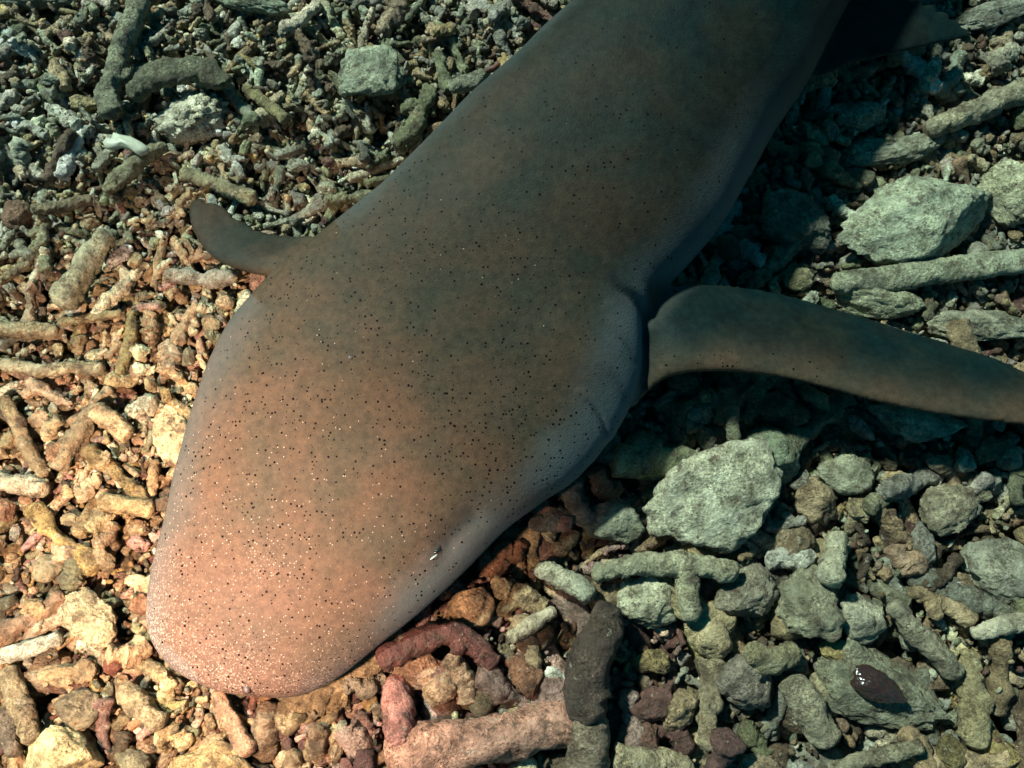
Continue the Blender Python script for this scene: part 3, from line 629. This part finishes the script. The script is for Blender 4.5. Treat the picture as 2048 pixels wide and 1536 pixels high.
for (u, v, kind) in singles:
    p = at(u, v, 0.0); x, y = p[0], p[1]
    cname, col = pick(u, v); s = size_at(u, v) * math.exp(rng.normal(0.14, 0.2)); yaw = rng.uniform(0, 2 * math.pi)
    if kind == 'stick':
        k = int(rng.integers(len(STICK_HI))); a, fork, _ = STICK_HI[k]
        z, pitch = rest_stick(x, y, yaw, 2 * s * (a - .3), s, 0.3)
        z = min(z, 0.010)
        o = link('coral_fragment', hi('stick', k)); o.scale = (s, s, s)
        o.rotation_euler = Matrix(rotm(yaw, pitch, rng.uniform(-.4, .4)).tolist()).to_euler()
        form = 'forked' if fork else ('stubby' if a < 2 else 'short' if a < 3 else 'long' if a > 4 else 'medium length')
        noun = 'coral fragment'
    else:
        k = int(rng.integers(len(LUMP_HI))); sc = s * np.array((rng.uniform(1.2, 1.9), rng.uniform(1.0, 1.4), rng.uniform(.75, 1.1)))
        z = min(rest_lump(x, y, sc[0], sc[1], sc[2], yaw, 0.35), 0.010)
        o = link('coral_stone', hi('lump', k)); o.scale = sc
        o.rotation_euler = Matrix(rotm(yaw, rng.normal(0, .25), rng.normal(0, .25)).tolist()).to_euler()
        form = 'oblong' if sc[0] > 1.35 * sc[1] else 'rounded'
        noun = 'coral lump'
    o.location = (x, y, z); o.color = (*col, 1)
    uu, vv = proj((x, y, z)); pend.append((o, kind, float(uu[0]), float(vv[0]), cname, form, noun))
keyed = {}
for e in pend:
    o, kind, u, v, cname, form, noun = e
    best = min(LAND, key=lambda q: math.hypot(q[0][0] - u, q[0][1] - v)); du, dv = u - best[0][0], v - best[0][1]
    side = ('right of' if du > 0 else 'left of') if abs(du) > abs(dv) else ('below' if dv > 0 else 'above')
    keyed.setdefault((form, cname, noun, side, best[1]), []).append((math.hypot(du, dv), e))
for key, lst in keyed.items():
    form, cname, noun, side, lm = key; lst.sort(key=lambda q: q[0])
    for n, (d, e) in enumerate(lst):
        lab = f'{form} {cname} {noun} {side} {lm}'
        if len(lst) > 1: lab += f', {ORD[n]} to it'
        e[0]['label'] = lab; e[0]['category'] = 'coral fragment' if e[1] == 'stick' else 'stone'
        e[0]['group'] = 'loose coral fragments on the sea bed' if e[1] == 'stick' else 'loose coral lumps on the sea bed'

# the named pieces, laid on top
for n, hd in enumerate(heroes):
    u0 = hd[4] if hd[0] == 'rock' else hd[4][0][0]
    if hd[0] == 'stick':
        _, name, label, cat, pts, rpx, colour, flat, rough, sink, lift, forks, taper, ring, broken, seed, quant = hd
        zr = float(np.mean(rpx)) / PXM
        P0 = np.array([at(u, v, 0.012) for u, v in pts]); mid = P0.mean(0); d = P0[-1] - P0[0]; L = np.linalg.norm(d[:2]); yaw = math.atan2(d[1], d[0])
        z, pitch = rest_stick(mid[0], mid[1], yaw, L, zr, sink, quant)
        z = min(z, 0.016) + lift; slope = math.tan(pitch) * 0.6
        R = np.array(rpx, float) * (CAM.z - z) / (2048 * LENS / 36)
        P = np.array([at(u, v, z) for u, v in pts]); uu = (P[:, :2] - mid[:2]) @ (d[:2] / L); P[:, 2] += slope * uu
        cen = P.mean(0)
        seg = max(18, int(L / zr * 5)); sd_ = seed or (40 + n)
        parts = [tube(P - cen, R, ring, min(seg, 90), rough, sd_, flat, 1.3, broken)]
        for fp, fr in forks:
            FP = np.array([at(u, v, z) for u, v in fp]); FP[:, 2] += np.linspace(0, .002, len(FP)); parts.append(tube(FP - cen, fr / PXM, 16, 20, rough, sd_ + 7, 1, 1.3, broken))
        V, F = join(parts); o = link(name, make_mesh(name, V, F, M_OBJ), label, cat); o.location = cen
    else:
        _, name, label, cat, u, v, au, av, rot, colour, h, cuts, rough, sink, lift, seed, fine, quant = hd
        p = at(u, v, 0.012); a = au / PXM; b = av / PXM; c = min(a, b) * h * 1.25; yaw = math.radians(rot)
        z = rest_lump(p[0], p[1], a, b, c, yaw, sink, quant); z = min(z, 0.012) + lift * .55 - (0.003 if u > 1150 else 0); p = at(u, v, z)
        V, F = blob(5 if au > 60 else 4, seed, rough * 1.15, cuts, 1.4, fine * 1.5 + .02)
        ext = (V.max(0) - V.min(0)) / 2; V = (V - (V.max(0) + V.min(0)) / 2) / ext * np.array((a, b, c))
        V = V @ rotm(yaw, 0, 0).T
        o = link(name, make_mesh(name, V, F, M_OBJ), label, cat); o.location = tuple(p)
    dk = 1 - 0.14 * min(max((u0 - 1150) / 250, 0), 1)  # larger pieces get the painted dimming towards the right too
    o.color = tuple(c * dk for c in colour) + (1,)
    if name in ('coral_branch', 'coral_stone', 'coral_boulder', 'coral_fragment'):
        o['group'] = {'coral_branch': 'larger broken coral branches', 'coral_stone': 'larger stones among the rubble', 'coral_boulder': 'boulders on the sea bed', 'coral_fragment': 'larger loose coral fragments'}[name]

# white shell piece: thin curved plate with a jagged edge
def shell_piece():
    out = [(205, 284), (212, 274), (222, 276), (226, 264), (240, 268), (262, 274), (282, 284), (297, 294), (294, 304), (278, 310), (262, 300), (244, 294), (228, 296), (212, 296)]
    z = 0.024; P = np.array([at(u, v, z) for u, v in out]); c = P.mean(0)
    rings = []; n = len(P)
    for k in (1.0, 0.7, 0.35):
        q = c + (P - c) * k; q[:, 2] = z + (1 - k) * 0.0035 + 0.0012 * vnoise(q * 300, 4); rings.append(q)
    top = np.vstack(rings + [c + (0, 0, 0.004)]); bot = top - (0, 0, 0.0022); m = len(top)
    F = []
    for s in range(2):
        for j in range(n):
            a, b, e, d = s * n + j, s * n + (j + 1) % n, (s + 1) * n + (j + 1) % n, (s + 1) * n + j
            F += [(a, b, e), (a, e, d)]; F += [(m + b, m + a, m + e), (m + a, m + d, m + e)]
    for j in range(n):
        a, b = 2 * n + j, 2 * n + (j + 1) % n; F += [(a, b, m - 1), (m + b, m + a, 2 * m - 1)]
        F += [(j, m + j, (j + 1) % n), ((j + 1) % n, m + j, m + (j + 1) % n)]
    V = np.vstack([top, bot]) - c
    o = link('shell_fragment', make_mesh('shell_fragment', V, np.array(F), plain('white_shell', (.40, .40, .30), .5), smooth=False), 'flat jagged creamy white shell piece on the rubble, upper left', 'shell')
    o.location = c
shell_piece()

# glossy brown lump made to stand in for a dark hollow with glints
def glossy_lump():
    V, F = blob(5, 63, .26, 2, 1.3, .05)
    c = at(1752, 1372, 0.0225); V = V * (0.0175, 0.0095, 0.0085)
    V[:, 2] -= 0.002 * np.exp(-((V[:, 0] / .006) ** 2 + ((V[:, 1] + .001) / .0022) ** 2))
    V = V @ rotm(math.radians(-24), 0, 0).T
    o = link('glossy_lump', make_mesh('glossy_lump', V, F, plain('glossy_brown', (.030, .014, .010), .24, .9)), 'glossy dark brown lump standing in for a dark hollow with glints, lower right', 'shell')
    o.location = c
glossy_lump()

# a last sprinkle of grit on top of everything
lay_stuff(5000, 'grain', 0.34, 60, 0.25, cap=.005)
lay_stuff(4500, 'twig', 0.50, 60, 0.35, cap=.006)
lay_stuff(1500, 'grain', 0.26, 60, 0.2, cap=.014)
stuff_me = make_mesh('coral_rubble', np.vstack(acc_v), np.vstack(acc_f), M_STUFF, np.vstack(acc_c))
link('coral_rubble', stuff_me, 'dense bed of small broken coral sticks and grit covering the sea floor', 'coral rubble', kind='stuff')

# ground sheet
def ground():
    xs = np.unique(np.concatenate([np.linspace(-40, -0.9, 40), np.linspace(-0.9, 0.9, 181), np.linspace(0.9, 40, 40)]))
    X, Y = np.meshgrid(xs, xs, indexing='ij'); n = len(xs); p = np.c_[X.ravel(), Y.ravel(), np.zeros(n * n)]
    p[:, 2] = bed(p) - 0.001
    far = np.clip((np.hypot(p[:, 0], p[:, 1]) - 0.8) / 2.0, 0, 1); p[:, 2] += far * 0.03
    i = np.arange(n - 1)[:, None] * n; j = np.arange(n - 1)[None]; a = (i + j).ravel()
    F = np.c_[a, a + n, a + n + 1, a + 1]
    link('ground', make_mesh('ground', p, F, M_SAND), 'sandy sea floor under the coral rubble', None, kind='structure')
ground()

# ------------------------------------------------------------------ the shark
NP = len(PAIRS)
# mid height and half thickness of the body at each pair
ZC = np.interp(np.arange(NP), [0, 3, 6, 10, 14, 18, 22, 26, 29, 32], [.036, .037, .041, .050, .060, .070, .080, .088, .092, .094])
HH = np.interp(np.arange(NP), [0, 1, 2, 3, 5, 8, 12, 16, 20, 24, 28, 30, 32], [.008, .013, .0165, .019, .023, .029, .036, .042, .048, .052, .046, .030, .010])
LW = np.array([at(*a, z) for (a, b), z in zip(PAIRS, ZC)]); RW = np.array([at(*b, z) for (a, b), z in zip(PAIRS, ZC)])
NS = 260
prm = catmull(np.c_[LW, RW, HH * 10], NS); LS, RS, HS = prm[:, :3], prm[:, 3:6], prm[:, 6] / 10
CS = (LS + RS) / 2; WS = np.linalg.norm(RS - LS, axis=1) / 2; AX = (RS - LS) / (2 * WS[:, None])
def body_shell():
    ring = 96; th = np.linspace(0, 2 * math.pi, ring, endpoint=False); V = []
    tt = np.linspace(0, 1, NS)
    for k in range(NS):
        e = 2.25
        cx = np.sign(np.cos(th)) * np.abs(np.cos(th)) ** (2 / e); cz = np.sign(np.sin(th)) * np.abs(np.sin(th)) ** (2 / (2.0))
        hh = HS[k] * np.where(cz > 0, 1.0, 0.8)
        # crown a little off centre: the fish is rolled slightly, showing more of its right flank
        zz = cz * hh - 0.10 * HS[k] * cx
        V.append(CS[k] + np.outer(cx * WS[k], AX[k]) + np.outer(zz, (0, 0, 1)))
    V = np.array(V).reshape(-1, 3)
    tip = CS[0] + (CS[0] - CS[4]) * 0.12; tail = CS[-1] + (CS[-1] - CS[-5]) * .3
    V = np.vstack([V, tip, tail])
    i = np.arange(NS - 1)[:, None] * ring; j = np.arange(ring)[None, :]; j2 = (j + 1) % ring
    a, b, c, d = (i + j).ravel(), (i + j2).ravel(), (i + ring + j2).ravel(), (i + ring + j).ravel()
    F = np.vstack([np.c_[a, b, c], np.c_[a, c, d]]); jj = np.arange(ring); k2 = (jj + 1) % ring; last = (NS - 1) * ring
    F = np.vstack([F, np.c_[k2, jj, np.full(ring, NS * ring)], np.c_[last + jj, last + k2, np.full(ring, NS * ring + 1)]])
    return V, F

def fin(lead, trail, zs_l, zs_t, thick, n=70, ring=40):
    """fin between a leading and a trailing edge, each a list of picture points with heights"""
    A = catmull(np.array([at(u, v, z) for (u, v), z in zip(lead, zs_l)]), n); B = catmull(np.array([at(u, v, z) for (u, v), z in zip(trail, zs_t)]), n)
    T = np.interp(np.linspace(0, 1, n), np.linspace(0, 1, len(thick)), thick)
    th = np.linspace(0, 2 * math.pi, ring, endpoint=False); V = []
    for k in range(n):
        ch = B[k] - A[k]; s = (1 - np.cos(th)) / 2
        t = 1.48 * np.sqrt(np.maximum(s, 1e-6)) - 0.62 * s - 1.75 * s ** 2 + 1.42 * s ** 3 - 0.47 * s ** 4
        half = np.maximum(T[k] * 0.5 * t * 2.0, 0.0011 * np.sin(th) ** 2)
        nrm = np.array((0, 0, 1.0))
        V.append(A[k] + np.outer(s, ch) + np.outer(np.sign(np.sin(th)) * half, nrm))
    V = np.array(V).reshape(-1, 3); a0 = V[:ring].mean(0); a1 = V[-ring:].mean(0); V = np.vstack([V, a0, a1])
    i = np.arange(n - 1)[:, None] * ring; j = np.arange(ring)[None, :]; j2 = (j + 1) % ring
    a, b, c, d = (i + j).ravel(), (i + j2).ravel(), (i + ring + j2).ravel(), (i + ring + j).ravel()
    F = np.vstack([np.c_[a, b, c], np.c_[a, c, d]]); jj = np.arange(ring); k2 = (jj + 1) % ring; last = (n - 1) * ring
    F = np.vstack([F, np.c_[k2, jj, np.full(ring, n * ring)], np.c_[last + jj, last + k2, np.full(ring, n * ring + 1)]])
    return V, F

shells = [body_shell()]
# right pectoral fin, reaching out of the picture on the right
shells.append(fin([(1160, 860), (1262, 812), (1330, 757), (1420, 743), (1510, 748), (1620, 768), (1740, 800), (1880, 830), (2050, 850), (2230, 885), (2400, 950)],
                  [(1180, 560), (1270, 590), (1340, 572), (1430, 568), (1515, 578), (1620, 602), (1740, 636), (1880, 680), (2050, 740), (2230, 820), (2405, 958)],
                  [.030, .046, .068, .073, .073, .071, .068, .064, .058, .052, .044], [.055, .070, .070, .062, .054, .044, .042, .040, .038, .038, .042],
                  [.020, .018, .016, .0145, .013, .012, .010, .008, .006, .003]))
# left pectoral fin
shells.append(fin([(640, 600), (560, 560), (500, 545), (440, 525), (405, 495), (384, 455), (378, 415)],
                  [(760, 470), (640, 470), (580, 470), (520, 462), (470, 430), (430, 405), (398, 396)],
                  [.052, .046, .042, .038, .035, .033, .031], [.050, .042, .038, .034, .032, .031, .030], [.014, .012, .009, .007, .005, .003]))
# pelvic fins
shells.append(fin([(1540, 150), (1640, 152), (1720, 122), (1810, 103), (1940, 74)], [(1600, -60), (1730, -35), (1830, -5), (1900, 30), (1945, 66)],
                  [.058, .052, .047, .043, .040], [.060, .053, .047, .043, .040], [.014, .010, .007, .005, .003]))
shells.append(fin([(1200, 30), (1120, -10), (1040, -60)], [(1330, -100), (1200, -140), (1050, -80)], [.062, .056, .048], [.062, .054, .048], [.010, .006, .003]))
# tail and back fins, out of the picture
def upright(base0, base1, top, th):
    c = (np.array(base0) + np.array(base1)) / 2
    n = 12; s = np.linspace(0, 1, n); V = []
    a = np.array(base0); b = np.array(base1); t = np.array(top); d = (b - a)[:2]; nrm = np.array((-d[1], d[0], 0)) / np.linalg.norm(d)
    ring = 20; thh = np.linspace(0, 2 * math.pi, ring, endpoint=False)
    for q in s:
        p0 = a * (1 - q) + t * q; p1 = b * (1 - q) + (t + (b - a) * .12) * q; m = (p0 + p1) / 2
        V.append(m + np.outer(np.cos(thh), (p1 - p0) / 2) + np.outer(np.sin(thh) * (th * (1 - q * .8)), nrm))
    V = np.array(V).reshape(-1, 3); V = np.vstack([V, V[:ring].mean(0), V[-ring:].mean(0)])
    i = np.arange(n - 1)[:, None] * ring; j = np.arange(ring)[None]; j2 = (j + 1) % ring
    A_, B_, C_, D_ = (i + j).ravel(), (i + j2).ravel(), (i + ring + j2).ravel(), (i + ring + j).ravel()
    jj = np.arange(ring); k2 = (jj + 1) % ring; last = (n - 1) * ring
    return V, np.vstack([np.c_[A_, B_, C_], np.c_[A_, C_, D_], np.c_[k2, jj, np.full(ring, n * ring)], np.c_[last + jj, last + k2, np.full(ring, n * ring + 1)]])
def on_axis(k, dz): return CS[k] + np.array((0, 0, dz))
shells.append(upright(on_axis(200, .030), on_axis(214, .025), on_axis(217, .105), .006))
shells.append(upright(on_axis(224, .022), on_axis(234, .018), on_axis(238, .075), .005))
shells.append(upright(on_axis(240, .0), on_axis(259, .0), on_axis(259, .02) + (CS[259] - CS[240]) * .9 + (0, 0, .10), .005))

V, F = join(shells)
raw = bpy.data.objects.new('raw', make_mesh('raw', V, F, M_SKIN)); COL.objects.link(raw)
md = raw.modifiers.new('r', 'REMESH'); md.mode = 'VOXEL'; md.voxel_size = 0.0015; md.adaptivity = 0
ms = raw.modifiers.new('s', 'SMOOTH'); ms.factor = 0.5; ms.iterations = 9
bpy.context.view_layer.update()
dg = bpy.context.evaluated_depsgraph_get()
me = bpy.data.meshes.new_from_object(raw.evaluated_get(dg))
bpy.data.objects.remove(raw); me.name = 'nurse_shark'
nv = len(me.vertices); co = np.empty(nv * 3, np.float32); me.vertices.foreach_get('co', co); co = co.reshape(-1, 3).astype(float)
no = np.empty(nv * 3, np.float32); me.vertices.foreach_get('normal', no); no = no.reshape(-1, 3).astype(float)
# place of each vertex along and across the body
kk = np.empty(nv, int)
for s in range(0, nv, 20000):
    d = np.abs(((co[s:s + 20000, None, :2] - CS[None, :, :2]) ** 2).sum(2)); kk[s:s + 20000] = d.argmin(1)
across = ((co - CS[kk]) * AX[kk]).sum(1) / WS[kk]; zrel = (co[:, 2] - CS[kk][:, 2]) / HS[kk]; along = kk / (NS - 1.0)
pu, pv = proj(co)
def seg_dist(pts):
    """distance in picture-aligned metres from each vertex to a polyline drawn on the skin"""
    best = np.full(nv, 1e9); side = np.zeros(nv)
    Q = catmull(np.array([at(u, v, 0.07) for u, v in pts]), 24)[:, :2]
    # height-correct: follow the ray of each vertex down to the drawing height
    g = np.array([0.0, 0.0]); f = (CAM.z - 0.07) / (CAM.z - co[:, 2]); XY = np.array(CAM)[:2] + (co[:, :2] - np.array(CAM)[:2]) * f[:, None]
    for a, b in zip(Q[:-1], Q[1:]):
        ab = b - a; t = np.clip(((XY - a) @ ab) / (ab @ ab), 0, 1); r = XY - (a + t[:, None] * ab); d = np.hypot(r[:, 0], r[:, 1])
        sd2 = np.sign(ab[0] * r[:, 1] - ab[1] * r[:, 0]); m = d < best; best[m] = d[m]; side[m] = sd2[m]
    return best, side
def sm(x, a, b): t = np.clip((x - a) / (b - a), 0, 1); return t * t * (3 - 2 * t)
disp = np.zeros(nv); crease = np.zeros(nv)
topside = no[:, 2] > -0.2
def groove(pts, w, depth, col=0.6, lip=0.0):
    global disp, crease
    topside = (no[:, 2] > -0.2) * (1 - sm(pu, 1296, 1304) * (pv > 560))
    d, s = seg_dist(pts); e0 = at(*pts[0], .07); dd = np.hypot(pu - pts[0][0], pv - pts[0][1]); g = np.exp(-(d / w) ** 2) * topside * sm(dd, 0, 60)
    disp -= depth * g; crease = np.maximum(crease, col * np.exp(-(d / (w * .45)) ** 2) * topside * sm(dd, 0, 60))
    if lip: disp += lip * np.exp(-((d - w * 1.6) / (w * 1.4)) ** 2) * (s > 0) * topside
groove([(1218, 540), (1240, 575), (1268, 600), (1288, 630), (1293, 680), (1293, 740), (1285, 790)], .0035, .0030, .75, .0008)   # last gill opening, in front of the fin
groove([(1158, 792), (1185, 815), (1205, 845), (1214, 872)], .0020, .0011, .65, .0005)
groove([(1220, 660), (1250, 690), (1272, 725)], .0030, .0007, .18, .0004)
groove([(1200, 740), (1232, 765), (1255, 800)], .0035, .0008, .16, .0004)
groove([(1120, 545), (1165, 560), (1205, 600)], .0040, .0008, .0)
groove([(855, 1122), (885, 1095), (915, 1062), (945, 1035)], 0.0075, .0024, .50)         # fold behind the eye
groove([(1060, 1012), (1110, 985), (1165, 940), (1205, 890)], .0030, .0012, .0)
# shallow undulation of the living skin
disp += 0.0009 * fbm(co * 22, 3, 2)
# brow and cheek swelling
def swell(u, v, r, h):
    global disp
    disp += h * np.exp(-(((pu - u) / r) ** 2 + ((pv - v) / r) ** 2)) * (no[:, 2] > 0)
swell(835, 1080, 70, .0022); swell(1190, 700, 110, .003); swell(560, 1290, 120, .0010); swell(1100, 900, 90, .0015)
co2 = co + no * disp[:, None]
me.vertices.foreach_set('co', co2.astype(np.float32).ravel())
finw = sm(np.abs(across), 0.99, 1.10) * ((along > 0.25) | ((across < -0.99) & (pv < 600))); fins = finw > 0.5
wob = 0.05 * fbm(co * 40, 8, 2)
belly = np.where(no[:, 2] < 0.02, 1.0, 0.0)
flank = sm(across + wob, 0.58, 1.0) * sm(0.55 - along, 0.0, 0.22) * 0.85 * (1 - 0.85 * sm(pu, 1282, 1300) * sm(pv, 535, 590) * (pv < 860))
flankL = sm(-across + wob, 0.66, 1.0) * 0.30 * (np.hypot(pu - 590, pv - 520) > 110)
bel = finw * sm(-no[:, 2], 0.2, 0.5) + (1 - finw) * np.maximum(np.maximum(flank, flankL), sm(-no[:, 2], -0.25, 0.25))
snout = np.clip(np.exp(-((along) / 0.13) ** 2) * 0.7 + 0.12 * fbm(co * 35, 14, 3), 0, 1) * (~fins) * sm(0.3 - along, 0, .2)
head_lit = (1 - sm(along, 0.12, 0.50)) * (1 - finw) + finw * (across < 0) * 0.35 + finw * (across > 0) * np.exp(-(seg_dist([(1290, 800), (1330, 757), (1420, 743), (1510, 748), (1620, 768), (1740, 800), (1880, 830), (2050, 850)])[0] / .018) ** 2) * 0.8  # painted falloff towards the tail, and torchlight on the fin's leading edge
pore = 0.80 * np.exp(-(along / 0.20) ** 2) + 0.45 * np.exp(-((along - 0.26) / 0.12) ** 2) + 0.05 * np.exp(-((along - 0.45) / 0.10) ** 2)
pore *= (1 - 0.75 * sm(np.abs(across), 0.72, 1.0)) * (no[:, 2] > 0.1)
# the fin carries a sparse band of pores near its leading edge
d, _ = seg_dist([(1340, 730), (1430, 722), (1520, 730), (1640, 752)])
pore = np.where(fins, 0.85 * np.exp(-(d / .009) ** 2), pore)
pore *= 0.65 + 0.6 * fbm(co * 30, 21, 2)
glint_speck = 0.95 * np.exp(-(along / 0.105) ** 2) + 0.02 * np.exp(-((along - 0.28) / 0.16) ** 2)  # where the painted glints lie, densest on the snout
glint_speck = np.where(fins, 0.0, np.maximum(glint_speck * (0.7 + 0.6 * fbm(co * 26, 33, 2)) - 0.012, 0) * (no[:, 2] > 0.0))
for nm, val in (('belly', bel), ('snout', snout), ('head', head_lit), ('pore', pore), ('glint_speck', glint_speck), ('crease', crease)):
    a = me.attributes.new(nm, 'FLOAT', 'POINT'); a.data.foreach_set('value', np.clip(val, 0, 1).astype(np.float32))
me.polygons.foreach_set('use_smooth', np.ones(len(me.polygons), bool)); me.materials.clear(); me.materials.append(M_SKIN); me.update()

root = link('nurse_shark', None, 'brown nurse shark with dark pores swimming low over the coral rubble, head lower left', 'shark')
root.location = tuple(CS[90] * (1, 1, 0))
body = link('body', me, parent=root); body.matrix_parent_inverse = Matrix.Translation(-root.location)

def surf(u, v):
    """visible skin point behind a picture point"""
    d = (pu - u) ** 2 + (pv - v) ** 2; m = (no[:, 2] > 0.05); i = np.where(m)[0][np.argmin(d[m])]; return co2[i], no[i]
def small_part(name, u, v, sc, rot, mat, lift=0.0, label=None, seed=1, rough=.05):
    p, n = surf(u, v); V, F = blob(3, seed, rough, 1, 1.5, .02); V = V * np.array(sc) @ rotm(math.radians(rot), 0, 0).T
    q = Vector(n).to_track_quat('Z', 'Y').to_matrix(); q = np.array(q)
    o = link(name, make_mesh(name, V, F, mat), label, parent=root); o.location = p + n * lift
    o.matrix_parent_inverse = Matrix.Translation(-root.location)
    return o
m_eye = plain('eye_pale', (.30, .34, .33), .3, .5); m_pupil = plain('eye_dark', (.012, .014, .014), .08, .7); m_dark = plain('dark_spot', (.035, .018, .018), .5)
small_part('eye', 876, 1102, (.0028, .0014, .0011), 42, m_pupil, -.0002, 'small dark right eye in its fold')
small_part('eye_glint', 867, 1111, (.0030, .0007, .0006), 36, m_eye, .0001, 'pale sliver painted as the glint under the right eye')  # pale sliver added to paint the glint beside the eye
small_part('spiracle', 700, 715, (.0018, .0015, .0004), 10, m_dark, .0001, 'small dark round spot on top of the head')
small_part('nostril', 496, 1377, (.0026, .0032, .0012), 20, m_dark, .0003, 'dark nostril flap at the tip of the snout')
